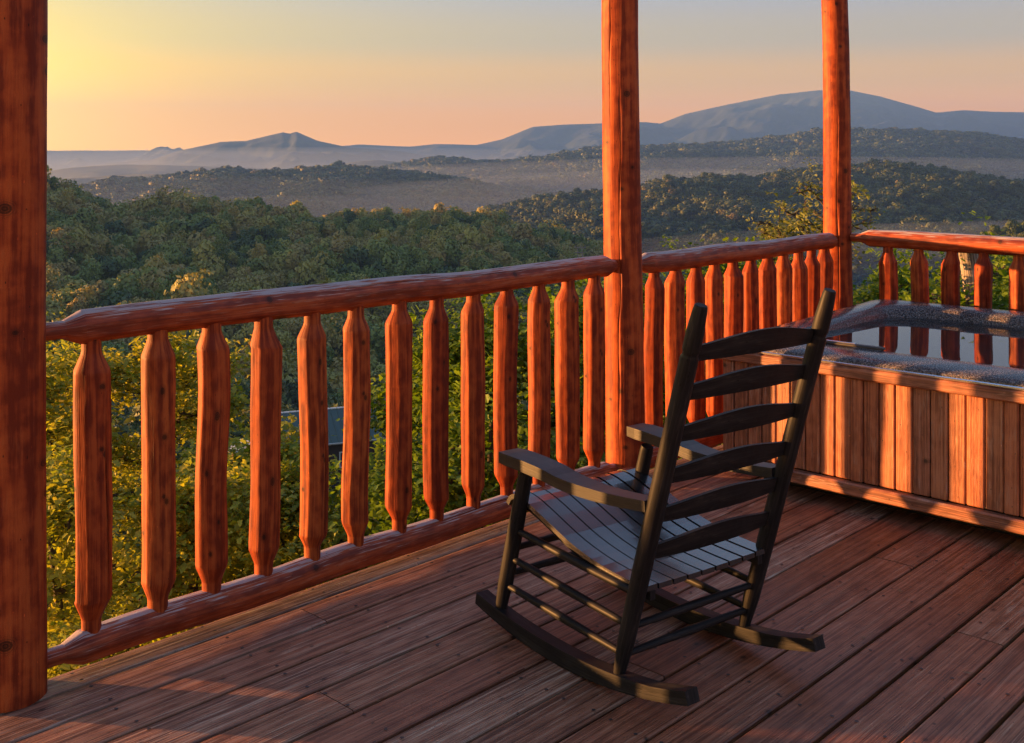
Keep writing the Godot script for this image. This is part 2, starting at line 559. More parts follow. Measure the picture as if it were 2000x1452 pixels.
# ---------------------------------------------------------------- hills
# A ridge is a crest seen at picture columns (px, py of the tree line) that stands at real distances; it has its own width, slopes and spurs.
class Ridge:
	var pts: Array
	var near_d: float
	var far_d: float
	var base: float
	var cover: float
	var front: float
	var back: float
	var rough: float
	var noise := FastNoiseLite.new()
	var bend := 1.0

	func crest(k: float) -> Vector2:      # k = sideways over ahead; gives distance ahead and height
		var px := 1000.0 + 2150.0 * k
		var i := 0
		while i < pts.size() - 2 and px > pts[i + 1][0]: i += 1
		var f: float = clampf((px - pts[i][0]) / (pts[i + 1][0] - pts[i][0]), 0.0, 1.0)
		var py: float = lerpf(pts[i][1], pts[i + 1][1], f)
		var d := lerpf(near_d, far_d, clampf((px + 400.0) / 2800.0, 0, 1))
		return Vector2(d, 1.4 - (py - 304.0) / 2150.0 * d - cover)

	func height(k: float, d: float) -> float:
		var c := crest(k)
		var x := k * d
		var t := (d - c.x) / (front if d < c.x else back)
		var u := clampf(absf(t), 0.0, 1.0)
		var drop := pow(u, bend) if d < c.x else u
		var sm := drop * drop * (3.0 - 2.0 * drop) * 0.5 + drop * 0.5
		var spur := (noise.get_noise_2d(x, d) - (0.0 if near_d < 5000.0 else 0.42)) * rough * clampf(u * 4.0 + (0.12 if near_d < 5000.0 else 0.02), 0, 1)
		return lerpf(c.y, minf(base, c.y - 18.0), sm) + spur

func ridge(pts: Array, near_d: float, far_d: float, base: float, cover: float, front: float, back: float, rough: float, scale: float, sd: int, bend := 1.0) -> Ridge:
	var r := Ridge.new()
	r.pts = pts
	r.near_d = near_d
	r.far_d = far_d
	r.base = base
	r.cover = cover
	r.front = front
	r.back = back
	r.rough = rough
	r.bend = bend
	r.noise.seed = sd
	r.noise.frequency = 1.0 / scale
	r.noise.fractal_octaves = 5
	return r

func ridge_mesh(r: Ridge, k0: float, k1: float, nk: int, nd: int) -> ArrayMesh:
	var g := Geo.new()
	var rings := []
	var vs := PackedFloat32Array()
	for j in nd + 1:
		var ring := PackedVector3Array()
		var s := j / float(nd)
		for i in nk + 1:
			var k := lerpf(k0, k1, i / float(nk))
			var c := r.crest(k)
			var d := c.x + (lerpf(-r.front, 0.0, s / 0.7) if s < 0.7 else lerpf(0.0, r.back, (s - 0.7) / 0.3))
			ring.append(Vector3(k * d, r.height(k, d), -d))
		rings.append(ring)
		vs.append(s)
	g.loft(rings, us_even(nk), vs, false, false)
	return g.mesh()

# A tree crown: leaf-sized faces spread through a lumpy volume round a dark, uneven heart.
func crown_mesh(faces: int, sd: int, size: float, tall := 1.1) -> ArrayMesh:
	var g := Geo.new()
	var r := RandomNumberGenerator.new()
	r.seed = sd
	var lumps := []
	for i in 9:
		var d := Vector3(r.randfn(), r.randfn() * 0.8 + 0.35, r.randfn()).normalized()
		lumps.append([d * r.randf_range(0.35, 0.62) * Vector3(1, tall, 1), r.randf_range(0.3, 0.52)])
	lumps.append([Vector3.ZERO, 0.6])
	for i in faces:
		var l: Array = lumps[r.randi() % lumps.size()]
		var d := Vector3(r.randfn(), r.randfn() + 0.25, r.randfn()).normalized()
		var p: Vector3 = l[0] + d * l[1] * sqrt(r.randf_range(0.55, 1.05))
		var q := (d + Vector3(r.randfn(), r.randfn(), r.randfn()) * 0.5).normalized()
		var x := q.cross(Vector3(r.randfn(), r.randfn(), r.randfn())).normalized()
		var y := q.cross(x)
		var s := size * r.randf_range(0.6, 1.3)
		var nr := (d * 0.6 + q * 0.6 + p.normalized() * 0.4).normalized()
		g.quad(p - x * s - y * s * 0.3, p - y * s * r.randf_range(0.6, 1.0), p + x * s + y * s * 0.2, p + y * s * r.randf_range(0.6, 1.0), Vector2.ZERO, Vector2.ZERO, Vector2.ZERO, Vector2.ZERO, nr)
	return g.mesh()

func scatter(called: String, label: String, meshes: Array, places: Array, mat: Material, parent_tag := "stuff") -> void:
	var root := Node3D.new()
	root.name = numbered(called)
	add_child(root)
	tag(root, label, "forest", "", parent_tag)
	for m in meshes.size():
		var mine := []
		for i in range(m, places.size(), meshes.size()): mine.append(places[i])
		if mine.is_empty(): continue
		var mm := MultiMesh.new()
		mm.transform_format = MultiMesh.TRANSFORM_3D
		mm.use_colors = true
		mm.mesh = meshes[m]
		mm.instance_count = mine.size()
		for i in mine.size():
			mm.set_instance_transform(i, mine[i][0])
			mm.set_instance_color(i, mine[i][1])
		var o := MultiMeshInstance3D.new()
		o.name = "canopy"
		o.multimesh = mm
		o.material_override = mat
		tag(o, "", "", "", "stuff")
		root.add_child(o, true)

func green(r: RandomNumberGenerator, warm: float, lift := 1.0) -> Color:
	var t := r.randf()
	var c := Color(0.065, 0.095, 0.020).lerp(Color(0.13, 0.15, 0.034), t)
	if r.randf() < warm: c = Color(0.19, 0.145, 0.045).lerp(Color(0.18, 0.18, 0.04), r.randf())
	elif r.randf() < 0.2: c = Color(0.04, 0.065, 0.022)
	return Color(c.r * lift, c.g * lift, c.b * lift)

func wooded(r: Ridge, called: String, label: String, meshes: Array, k0: float, k1: float, step: float, size: float, down: float, sd: int, warm: float, lift := 1.0) -> void:
	var q := RandomNumberGenerator.new()
	q.seed = sd
	var tone := FastNoiseLite.new()
	tone.seed = sd
	tone.frequency = 0.012
	var places := []
	var d := r.crest((k0 + k1) / 2).x - r.front * down
	var last := maxf(r.near_d, r.far_d) + r.back * 0.18
	d = minf(d, minf(r.near_d, r.far_d) - r.front * down)
	while d < last:
		var x := k0 * d
		while x < k1 * d:
			var px := x + q.randf_range(-0.5, 0.5) * step
			var pd := d + q.randf_range(-0.5, 0.5) * step
			x += step
			var k := px / pd
			var c := r.crest(k)
			if pd < c.x - r.front * down or pd > c.x + r.back * 0.18: continue
			if q.randf() < 0.07: continue
			var s := size * (0.5 + 0.85 * pow(q.randf(), 1.6) + (0.45 if q.randf() < 0.05 else 0.0))
			var b := Basis(UP, q.randf() * TAU).scaled(Vector3(s, s * (q.randf_range(0.85, 1.3) if r.near_d < 1000.0 else q.randf_range(0.6, 0.85)), s))
			places.append([Transform3D(b, Vector3(px, r.height(k, pd) + s * 0.45, -pd)), green(q, clampf(warm * (1.0 + 2.4 * tone.get_noise_2d(px, pd)), 0, 1), lift)])
		d += step
	scatter(called, label, meshes, places, M.crown if r.near_d < 1000.0 else M.far_crown)

func hills() -> void:
	# the valley ground under everything
	var g := Geo.new()
	g.quad(Vector3(-5400, -112, -9500), Vector3(5400, -112, -9500), Vector3(5400, -112, 300), Vector3(-5400, -112, 300), Vector2(0, 0), Vector2(1, 0), Vector2(1, 1), Vector2(0, 1), UP)
	tag(part("ground", g.mesh(), M.far_wood, self), "dark wooded valley floor between the ridges", "ground", "", "structure")
	var near := ridge([[-900, 470], [-300, 400], [0, 352], [60, 346], [95, 354], [140, 372], [200, 402], [215, 409], [280, 396], [340, 390], [400, 394], [470, 400], [520, 413], [600, 428], [680, 430], [740, 424], [800, 430], [850, 422], [920, 424], [980, 434], [1040, 449], [1100, 466], [1160, 494], [1200, 516], [1300, 566], [1500, 640], [2600, 800]], 520, 640, -58, 5, 360, 260, 9, 90, 5, 0.8)
	var small := ridge([[-900, 900], [1700, 640], [1850, 540], [1930, 473], [1960, 458], [2000, 447], [2100, 425], [2300, 410], [2900, 405]], 500, 560, -62, 4, 240, 200, 5, 70, 6)
	var right := ridge([[-900, 560], [700, 470], [900, 436], [980, 414], [1050, 395], [1100, 383], [1160, 378], [1250, 372], [1300, 354], [1380, 345], [1480, 347], [1540, 340], [1600, 332], [1680, 324], [1750, 320], [1830, 327], [1900, 340], [1950, 352], [2000, 360], [2300, 380], [2900, 390]], 1250, 1400, -108, 6, 620, 500, 24, 190, 7)
	var mid := ridge([[-900, 372], [0, 366], [100, 372], [170, 366], [215, 352], [300, 347], [380, 337], [430, 332], [480, 337], [560, 334], [650, 327], [720, 330], [800, 337], [900, 352], [1000, 367], [1080, 377], [1150, 388], [1400, 420], [2900, 430]], 2100, 2300, -112, 6, 800, 600, 26, 260, 8)
	var mid2 := ridge([[-900, 380], [500, 360], [740, 333], [800, 319], [860, 312], [900, 316], [960, 319], [1030, 311], [1100, 301], [1170, 289], [1260, 288], [1350, 286], [1450, 279], [1540, 269], [1600, 253], [1660, 258], [1750, 258], [1850, 265], [1930, 266], [2000, 276], [2300, 286], [2900, 280]], 3100, 3300, -112, 6, 1100, 800, 40, 420, 9)
	var low := ridge([[-900, 335], [85, 332], [180, 322], [250, 319], [400, 323], [500, 326], [560, 329], [640, 323], [700, 313], [740, 311], [800, 317], [860, 323], [1000, 330], [2900, 350]], 4000, 4200, -112, 4, 900, 700, 25, 380, 10)
	var low2 := ridge([[-900, 352], [85, 348], [180, 344], [300, 338], [420, 341], [560, 345], [2900, 380]], 3000, 3200, -112, 4, 800, 600, 18, 330, 14)
	var peak := ridge([[-900, 322], [80, 336], [200, 320], [300, 311], [350, 294], [430, 277], [480, 275], [530, 263], [553, 258], [565, 261], [578, 257], [620, 275], [680, 288], [720, 290], [780, 295], [850, 306], [900, 318], [1100, 335], [2900, 345]], 5600, 6000, -112, 0, 1500, 900, 110, 520, 11)
	var range_far := ridge([[-900, 300], [500, 292], [640, 288], [700, 282], [800, 286], [850, 281], [930, 283], [980, 272], [1040, 248], [1100, 243], [1170, 241], [1260, 238], [1290, 241], [1340, 222], [1430, 202], [1520, 184], [1600, 176], [1660, 176], [1720, 188], [1780, 205], [1830, 220], [1880, 215], [1940, 218], [2000, 219], [2300, 222], [2900, 235]], 7600, 7900, -112, 0, 2000, 700, 150, 700, 12)
	var faint := ridge([[-900, 290], [80, 298], [140, 301], [200, 309], [240, 313], [290, 306], [340, 310], [500, 316], [2900, 330]], 8600, 8600, -112, 0, 1500, 600, 40, 900, 13)
	var set_ := [["near_hill", near, 120, 90, M.forest_floor, "long wooded ridge sloping down beyond the long railing", -0.62, 0.5], ["small_hill", small, 60, 40, M.forest_floor, "small dark hill at the far end beyond the short railing", 0.25, 0.7], ["right_hill", right, 160, 90, M.far_wood, "dark green wooded hill between the two log posts", -0.3, 0.62],
		["middle_hill", mid, 160, 70, M.far_wood, "misty wooded hill below the twin peaked mountain", -0.62, 0.4], ["upper_hill", mid2, 200, 80, M.far_wood, "long blue green ridge below the big mountain", -0.3, 0.62], ["low_hill", low, 160, 50, M.far_wood, "low hazy hills at the foot of the twin peaked mountain", -0.62, 0.3],
		["valley_hill", low2, 120, 40, M.far_wood, "faint low hills in the orange haze of the valley", -0.62, 0.2], ["twin_mountain", peak, 420, 110, M.far_wood, "hazy mountain with two close peaks", -0.62, 0.3], ["big_mountain", range_far, 460, 120, M.far_wood, "broad lavender blue mountain behind the corner post", -0.62, 0.62], ["faint_mountain", faint, 140, 40, M.far_wood, "faintest mountain line low in the glow of the sky", -0.62, 0.3]]
	for s in set_:
		tag(part(s[0], ridge_mesh(s[1], s[6], s[7], s[2], s[3]), s[4], self), s[5], "hill", "", "structure")
	var fine := [crown_mesh(900, 1, 0.095), crown_mesh(900, 2, 0.095, 1.3), crown_mesh(900, 3, 0.09, 0.95), crown_mesh(500, 8, 0.08, 1.7), crown_mesh(900, 9, 0.11, 0.8)]
	var rough := [crown_mesh(420, 4, 0.13), crown_mesh(420, 5, 0.13, 1.25), crown_mesh(300, 10, 0.11, 1.6)]
	var plain := [crown_mesh(220, 6, 0.18), crown_mesh(220, 7, 0.18, 1.2)]
	wooded(near, "near_forest", "spring forest covering the long ridge beyond the railing", fine, -0.6, 0.42, 5.6, 5.0, 0.98, 51, 0.6, 2.0)
	wooded(small, "corner_forest", "dark trees covering the small hill by the short railing", fine, 0.3, 0.66, 6.0, 5.0, 0.9, 52, 0.1)
	wooded(right, "hill_forest", "dense green forest covering the hill between the posts", rough, -0.12, 0.62, 6.4, 7.0, 1.0, 53, 0.06, 0.8)
	wooded(mid, "misty_forest", "hazy forest covering the hill below the twin peaks", plain, -0.58, 0.22, 9.5, 10.0, 0.75, 54, 0.12, 0.85)
	wooded(mid2, "distant_forest", "blue green forest covering the long far ridge", plain, -0.2, 0.62, 12.5, 13.0, 0.7, 55, 0.06, 0.85)
	# banks of morning mist lying in the valleys
	for b in [[Vector3(-500, -100, -1500), Vector3(1700, 150, 800), 0.00012], [Vector3(-250, -105, -1560), Vector3(1300, 100, 560), 0.00028], [Vector3(330, -105, -1800), Vector3(1500, 170, 700), 0.0004], [Vector3(380, -112, -1750), Vector3(900, 90, 420), 0.0009], [Vector3(560, -112, -900), Vector3(1300, 120, 520), 0.0008], [Vector3(700, -100, -2600), Vector3(3000, 200, 1000), 0.00032], [Vector3(-1000, -110, -2750), Vector3(3000, 200, 1000), 0.00018], [Vector3(-1200, -110, -3650), Vector3(4200, 260, 1200), 0.0002], [Vector3(-900, -110, -4900), Vector3(5500, 300, 1700), 0.0002]]:
		var f := FogVolume.new()
		f.name = numbered("valley_mist")
		f.shape = RenderingServer.FOG_VOLUME_SHAPE_ELLIPSOID
		f.size = b[1]
		f.position = b[0]
		var fm := FogMaterial.new()
		fm.albedo = Color(0.78, 0.87, 1.0)
		fm.density = b[2]
		f.material = fm
		add_child(f)
		tag(f, "bank of pale morning mist lying in the valley", "mist", "banks of valley mist", "stuff")

# ---------------------------------------------------------------- near hillside and trees
func slope(x: float, d: float) -> float:
	var n := 0.5 * sin(x * 0.11 + 1.0) + 0.4 * sin(d * 0.13 + x * 0.05)
	if d < 130.0: return -3.2 - 0.34 * maxf(d, 0.0) * lerpf(1.0, 0.93, clampf(d / 130.0, 0, 1)) + n + 0.02 * x
	return -3.2 - 0.34 * 0.93 * 130.0 - (d - 130.0) * 0.13 + n + 2.6

func leaf_sprig(sd: int, leaves: int, length: float, spread: float) -> ArrayMesh:
	var g := Geo.new()
	var r := RandomNumberGenerator.new()
	r.seed = sd
	for i in leaves:
		var b := Basis(UP, r.randf() * TAU) * Basis(Vector3(1, 0, 0), r.randf_range(-1.1, 0.5)) * Basis(Vector3(0, 0, 1), r.randf_range(-0.5, 0.5))
		var p := Vector3(r.randf_range(-1, 1), r.randf_range(-0.8, 0.8), r.randf_range(-1, 1)) * spread
		var s := length * r.randf_range(0.75, 1.2)
		# a folded, lobed leaf: midrib from stem to tip with two sides
		var rib := [Vector3(0, 0, 0), Vector3(0, -0.02, -0.5) * s, Vector3(0, -0.1, -1.0) * s]
		for side in [-1.0, 1.0]:
			var o1: Vector3 = Vector3(side * 0.42, 0.07, -0.12) * s
			var o2: Vector3 = Vector3(side * 0.26, 0.05, -0.42) * s
			var o3: Vector3 = Vector3(side * 0.36, 0.05, -0.66) * s
			var n := (b * Vector3(-side * 0.2, 1, 0)).normalized()
			for t in [[rib[0], o1, o2], [rib[0], o2, rib[1]], [rib[1], o2, o3], [rib[1], o3, rib[2]]]:
				g.tri(p + b * t[0], p + b * t[1], p + b * t[2], n)
	return g.mesh()

var sprigs := []

# base on the slope; the crown is an uneven volume of boughs, each with twigs that carry leaf sprays
func tree(called: String, label: String, base: Vector3, top: float, spread: float, low: float, boughs: int, leaves: int, color: Color, warm: Color, sd: int, trunk_r := 0.1, bark: Material = null, leaf := 1.0, tight := 0.5, taper := 0.12) -> void:
	var root := thing(called, label, "tree", base, Basis(), "trees growing below the porch")
	var r := RandomNumberGenerator.new()
	r.seed = sd
	var g := Geo.new()
	var height := top - base.y
	var lean := Vector3(r.randf_range(-0.05, 0.05), 0, r.randf_range(-0.05, 0.05)) * height
	var at := func(t: float) -> Vector3: return Vector3(lean.x * t * t + 0.12 * sin(t * 5.0 + sd), height * t, lean.z * t * t + 0.1 * cos(t * 4.0 + sd))
	var stem := []
	for i in 13: stem.append(at.call(i / 12.0))
	limb(g, stem, trunk_r, trunk_r * taper, 9)
	var tips := []
	for i in boughs:
		var t := lerpf(low, 0.97, pow((i + r.randf()) / boughs, 0.8))
		var p: Vector3 = at.call(t)
		var reach := spread * (0.35 + 0.65 * sqrt(maxf(0.0, 1.0 - pow((t - low) / (1.05 - low), 2)))) * r.randf_range(0.7, 1.15)
		var az := i * 2.4 + r.randf_range(-0.4, 0.4)
		var dir := Vector3(cos(az), r.randf_range(0.15, 0.6), sin(az)).normalized()
		var path := [p]
		var q := p
		var dd := dir
		for s in 5:
			dd = (dd + Vector3(r.randfn(), r.randfn() * 0.6 + 0.05, r.randfn()) * 0.22).normalized()
			q += dd * reach / 5.0
			q.y = minf(q.y, height - 0.35 * Vector2(q.x - p.x, q.z - p.z).length() - 0.1)
			path.append(q)
		limb(g, path, trunk_r * 0.42 * (1.1 - t * 0.7), 0.008, 5)
		for s in range(1, 6):
			for w in 2 if s < 3 else 3:
				var td := (dd + Vector3(r.randfn(), r.randfn() * 0.5 + 0.1, r.randfn()) * 0.9).normalized()
				var e: Vector3 = path[s] + td * reach * r.randf_range(0.12, 0.3)
				e.y = minf(e.y, height - 0.3 * Vector2(e.x - p.x, e.z - p.z).length())
				limb(g, [path[s], path[s].lerp(e, 0.55) + Vector3(r.randfn(), r.randfn(), r.randfn()) * 0.03, e], 0.011, 0.004, 4)
				tips.append([path[s], e])
	for s in 6: tips.append([at.call(0.9), at.call(1.0) + Vector3(r.randfn(), r.randf(), r.randfn()) * 0.12])
	part("trunk", g.mesh(), bark if bark else M.bark, root)
	var mm := []
	for k in sprigs.size(): mm.append([])
	for i in int(leaves * (1.15 if leaf == 1.0 else 1.0)):
		var t: Array = tips[r.randi() % tips.size()]
		var p: Vector3 = t[0].lerp(t[1], sqrt(r.randf()) * 1.08) + Vector3(r.randfn(), r.randfn(), r.randfn()) * 0.09 * tight * 2.0
		var s := leaf * r.randf_range(0.6, 1.45)
		var b := Basis(UP, r.randf() * TAU) * Basis(Vector3(1, 0, 0), r.randf_range(-0.5, 0.5))
		var c := color.lerp(warm, pow(r.randf(), 1.4))
		var v := r.randf_range(0.75, 1.2)
		mm[i % sprigs.size()].append([Transform3D(b.scaled(Vector3(s, s, s)), p), Color(c.r * v, c.g * v, c.b * v)])
	var crown := Node3D.new()
	crown.name = "crown"
	root.add_child(crown)
	for k in sprigs.size():
		var m := MultiMesh.new()
		m.transform_format = MultiMesh.TRANSFORM_3D
		m.use_colors = true
		m.mesh = sprigs[k]
		m.instance_count = mm[k].size()
		for i in mm[k].size():
			m.set_instance_transform(i, mm[k][i][0])
			m.set_instance_color(i, mm[k][i][1])
		var o := MultiMeshInstance3D.new()
		o.name = "foliage"
		o.multimesh = m
		o.material_override = M.leaf
		tag(o, "", "", "", "stuff")
		crown.add_child(o, true)

func limb(g: Geo, path: Array, r0: float, r1: float, sides: int) -> void:
	var rings := []
	var vs := PackedFloat32Array()
	var n := path.size()
	for i in n:
		var d: Vector3 = (path[mini(i + 1, n - 1)] - path[maxi(i - 1, 0)]).normalized()
		var x := d.cross(Vector3(0.37, 0.11, 0.92)).normalized()
		var z := d.cross(x)
		var f := i / float(n - 1)
		var rad := lerpf(r0, r1, pow(f, 0.75))
		var ring := PackedVector3Array()
		for j in sides:
			var t := TAU * j / sides
			ring.append(path[i] + (x * cos(t) - z * sin(t)) * rad)
		rings.append(ring)
		vs.append(f * 3.0)
	g.loft(rings, us_even(sides), vs, true, false)

func at_px(px: float, py: float, d: float) -> Vector3:      # the place d metres ahead that lies on that line of sight
	return Vector3((px - 1000.0) / 2150.0 * d, EYE - (py - 304.0) / 2150.0 * d, -d)

func near_land() -> void:
	var g := Geo.new()
	var rings := []
	var vs := PackedFloat32Array()
	for j in 61:
		var d := -14.0 + 330.0 * pow(j / 60.0, 1.6)
		var ring := PackedVector3Array()
		for i in 81:
			var x := (i - 40) / 40.0 * (30.0 + maxf(d, 0.0) * 0.8)
			ring.append(Vector3(x, slope(x, d), -d))
		rings.append(ring)
		vs.append(j)
	g.loft(rings, us_even(80), vs, false, false)
	tag(part("hillside", g.mesh(), M.forest_floor, self), "steep wooded slope dropping away below the porch", "hillside", "", "structure")
	# woods lower down the slope and in the hollow
	var q := RandomNumberGenerator.new()
	q.seed = 91
	var fine := [crown_mesh(1500, 31, 0.085), crown_mesh(1500, 32, 0.085, 1.3), crown_mesh(1500, 33, 0.08, 1.0)]
	var places := []
	var d := 62.0
	while d < 330.0:
		var x := -0.66 * d
		while x < 0.66 * d:
			var px := x + q.randf_range(-2, 2)
			var pd := d + q.randf_range(-2, 2)
			x += 4.6
			if absf(px / pd + 0.175) < 0.05 and pd < 78.0: continue      # the clearing of the cabin below
			var s := q.randf_range(3.2, 5.4)
			places.append([Transform3D(Basis(UP, q.randf() * TAU).scaled(Vector3(s, s * q.randf_range(0.95, 1.35), s)), Vector3(px, slope(px, pd) + s * 0.5, -pd)), green(q, 0.12)])
		d += 4.6
	scatter("hollow_forest", "hazy green woods filling the hollow below the porch", fine, places, M.crown)
	# undergrowth on the slope just below
	places = []
	var bush := [crown_mesh(420, 41, 0.09, 0.9), crown_mesh(420, 42, 0.09, 0.8)]
	for i in 900:
		var pd := 5.0 + 50.0 * pow(q.randf(), 0.8)
		var px := q.randf_range(-0.7, 0.8) * (pd + 4.0)
		if absf(px / pd + 0.175) < 0.06 and pd > 30.0: continue
		var s := q.randf_range(0.5, 1.3)
		places.append([Transform3D(Basis(UP, q.randf() * TAU).scaled(Vector3(s * 1.2, s, s * 1.2)), Vector3(px, slope(px, pd) + s * 0.35, -pd)), green(q, 0.25, 2.3)])
	scatter("undergrowth", "leafy undergrowth covering the slope below the porch", bush, places, M.crown)

func near_trees() -> void:
	for i in 4: sprigs.append(leaf_sprig(700 + i, 8, 0.041, 0.072))
	var yel := Color(0.52, 0.47, 0.055)
	var olive := Color(0.24, 0.30, 0.04)
	var lime := Color(0.23, 0.34, 0.03)
	var deep := Color(0.085, 0.165, 0.02)
	# px, py of the top, distance, spread, low, boughs, leaves, colours
	var list := [
		["young_maple", "yellow green young tree beside the left end of the long railing", 130, 685, 8.6, 1.0, 0.25, 20, 2700, olive, yel, 1],
		["young_maple", "dense yellow green tree top behind the second and third balusters", 300, 655, 9.6, 0.95, 0.22, 20, 2700, olive, yel, 2],
		["young_maple", "low yellow green bushy tree behind the fourth baluster", 480, 850, 8.2, 0.75, 0.2, 18, 2300, olive, yel, 3],
		["young_maple", "yellow leafed tree low down at the lower left corner of the railing", 120, 930, 6.6, 0.9, 0.2, 18, 2300, olive, yel, 4],
		["young_maple", "olive green tree low behind the third baluster", 400, 960, 6.8, 0.8, 0.2, 18, 2300, olive, yel, 5],
		["young_maple", "green tree low behind the fifth and sixth balusters", 600, 960, 7.6, 0.7, 0.2, 18, 2200, olive, yel, 6],
		["leafy_tree", "bright green leafy tree behind the eighth baluster of the long railing", 850, 650, 7.6, 0.62, 0.25, 20, 2500, deep, lime, 7],
		["leafy_tree", "bright green leafy tree left of the middle log post", 1010, 610, 7.4, 0.95, 0.2, 20, 3400, deep, lime, 8],
		["leafy_tree", "green tree close behind the middle log post", 1170, 590, 8.2, 1.2, 0.2, 20, 3200, deep, lime, 9],
		["leafy_tree", "green tree behind the railing between the middle and corner posts", 1380, 520, 9.2, 1.3, 0.2, 20, 3200, deep, lime, 10],
		["leafy_tree", "green tree behind the railing just left of the corner post", 1560, 520, 10.2, 1.3, 0.2, 20, 3000, deep, lime, 11],
		["leafy_tree", "dark green tree just right of the corner post", 1740, 520, 10.0, 1.3, 0.2, 20, 3400, deep, lime, 12],
		["leafy_tree", "light green tree at the far right behind the short railing", 1960, 530, 9.0, 1.2, 0.2, 20, 3400, deep, lime, 13],
		["leafy_tree", "green tree low behind the seventh and ninth balusters", 900, 800, 6.6, 1.0, 0.2, 18, 2600, deep, lime, 14],
	]
	for t in list:
		var p := at_px(t[2], t[3], t[4])
		var b := Vector3(p.x, slope(p.x, -p.z) - 0.1, p.z)
		tree(t[0], t[1], b, p.y, t[5], t[6], t[7], t[8], t[9], t[10], 900 + t[11])
	# the two thin tops that reach above the rail, and the pale trunk behind the short railing
	var p := at_px(1563, 340, 15.0)
	tree("sapling", "slender sapling whose sparse top rises above the rail beside the corner post", Vector3(p.x, slope(p.x, 15.0), p.z), p.y, 0.6, 0.86, 12, 190, Color(0.16, 0.19, 0.06), Color(0.42, 0.44, 0.18), 951, 0.07, M.bark, 1.2, 0.35)
	p = at_px(1508, 408, 15.6)
	tree("sapling", "smaller leafy sapling top rising above the rail between the posts", Vector3(p.x, slope(p.x, 15.6), p.z), p.y, 0.4, 0.9, 10, 170, Color(0.15, 0.18, 0.06), Color(0.38, 0.4, 0.16), 952, 0.05, M.bark, 1.1, 0.4)
	p = at_px(1897, 330, 7.3)
	tree("pale_barked_tree", "tree with a thick pale rough trunk behind the short railing", Vector3(p.x, slope(p.x, 7.3), p.z), EYE - 0.60, 0.5, 0.8, 6, 260, deep, lime, 953, 0.10, M.pale_bark, 0.98, 0.5, 0.62)

# ---------------------------------------------------------------- things in the distance
func cabin() -> void:
	var at := at_px(618, 872, 70.0)
	var o := thing("cabin", "small dark cabin with a grey green metal roof down the slope", "cabin", at, Basis(UP, deg_to_rad(22.0)))
	var wall := std(srgb(0.05, 0.035, 0.03), 0.8)
	var roof := std(srgb(0.06, 0.095, 0.085), 0.5)
	var pale := std(srgb(0.6, 0.6, 0.58), 0.5)
	var g := Geo.new()
	var w := 2.2
	var l := 3.2
	var h := 1.0
	var rg := 2.3
	var dn := -13.0
	var P := func(x, y, z): return Vector3(x, y, z)
	for s in [-1.0, 1.0]:
		g.quad(P.call(-l, dn, s * w), P.call(l, dn, s * w), P.call(l, h, s * w), P.call(-l, h, s * w), Vector2(0, 0), Vector2(1, 0), Vector2(1, 1), Vector2(0, 1), Vector3(0, 0, s))
		g.quad(P.call(s * l, dn, -w), P.call(s * l, dn, w), P.call(s * l, h, w), P.call(s * l, h, -w), Vector2(0, 0), Vector2(1, 0), Vector2(1, 1), Vector2(0, 1), Vector3(s, 0, 0))
		g.tri(P.call(s * l, h, -w), P.call(s * l, h, w), P.call(s * l, rg - 0.1, 0), Vector3(s, 0, 0))
	part("wall", g.mesh(), wall, o)
	var ang := atan2(rg - h, w)
	for s in [-1.0, 1.0]:
		var rp := part("roof", cbox(Vector3(l * 2 + 0.9, 0.09, (w + 0.5) / cos(ang)), 0.02), roof, o, Vector3(0, (rg + h) / 2 - 0.12, s * (w / 2 + 0.2)), Basis(Vector3(1, 0, 0), s * ang))
		for k in 17: part("seam", cbox(Vector3(0.05, 0.05, (w + 0.46) / cos(ang)), 0.01), roof, rp, Vector3(-l - 0.2 + k * (l * 2 + 0.4) / 16.0, 0.06, 0))
		part("eave_trim", cbox(Vector3(l * 2 + 0.92, 0.12, 0.05), 0.01), pale, rp, Vector3(0, 0, s * (w + 0.5) / cos(ang) / 2))
	part("ridge_cap", cbox(Vector3(l * 2 + 0.95, 0.08, 0.22), 0.02), pale, o, Vector3(0, rg + 0.02, 0))
	for x in [-1.6, 1.4]:
		var wn := part("window", cbox(Vector3(0.9, 1.0, 0.06), 0.01), pale, o, Vector3(x, -0.4, w + 0.02))
		part("pane", cbox(Vector3(0.75, 0.85, 0.02), 0.004), std(srgb(0.04, 0.05, 0.06), 0.08), wn, Vector3(0, 0, 0.035))
	for x in [-5.4, -4.0]:
		part("porch_post", cbox(Vector3(0.16, 13.0, 0.16), 0.02), std(srgb(0.35, 0.1, 0.035), 0.6), o, Vector3(x, -5.7, w - 0.2))
	part("porch_roof", cbox(Vector3(2.6, 0.1, 2.6), 0.02), pale, o, Vector3(-4.6, 0.86, w - 1.0), Basis(Vector3(0, 0, 1), 0.1))

func pole(at: Vector3, h: float, label: String) -> void:
	var o := thing("utility_pole", label, "pole", at, Basis(UP, 0.3), "utility poles on the ridges")
	var m := std(srgb(0.22, 0.2, 0.19), 0.7)
	for x in [-0.9, 0.9]: part("upright", bar(Vector3(x, -4, 0), Vector3(x, h, 0), [[0, 0.2], [1, 0.14]], 8).mesh(), m, o)
	for y in [h * 0.93, h * 0.62]: part("crossarm", cbox(Vector3(4.4, 0.26, 0.2), 0.03), m, o, Vector3(0, y, 0.2))
	for x in [-2.0, 0.0, 2.0]: part("insulator", bar(Vector3(x, h * 0.93, 0.2), Vector3(x, h * 0.93 + 0.8, 0.2), [[0, 0.09], [0.5, 0.16], [1, 0.08]], 8).mesh(), m, o)

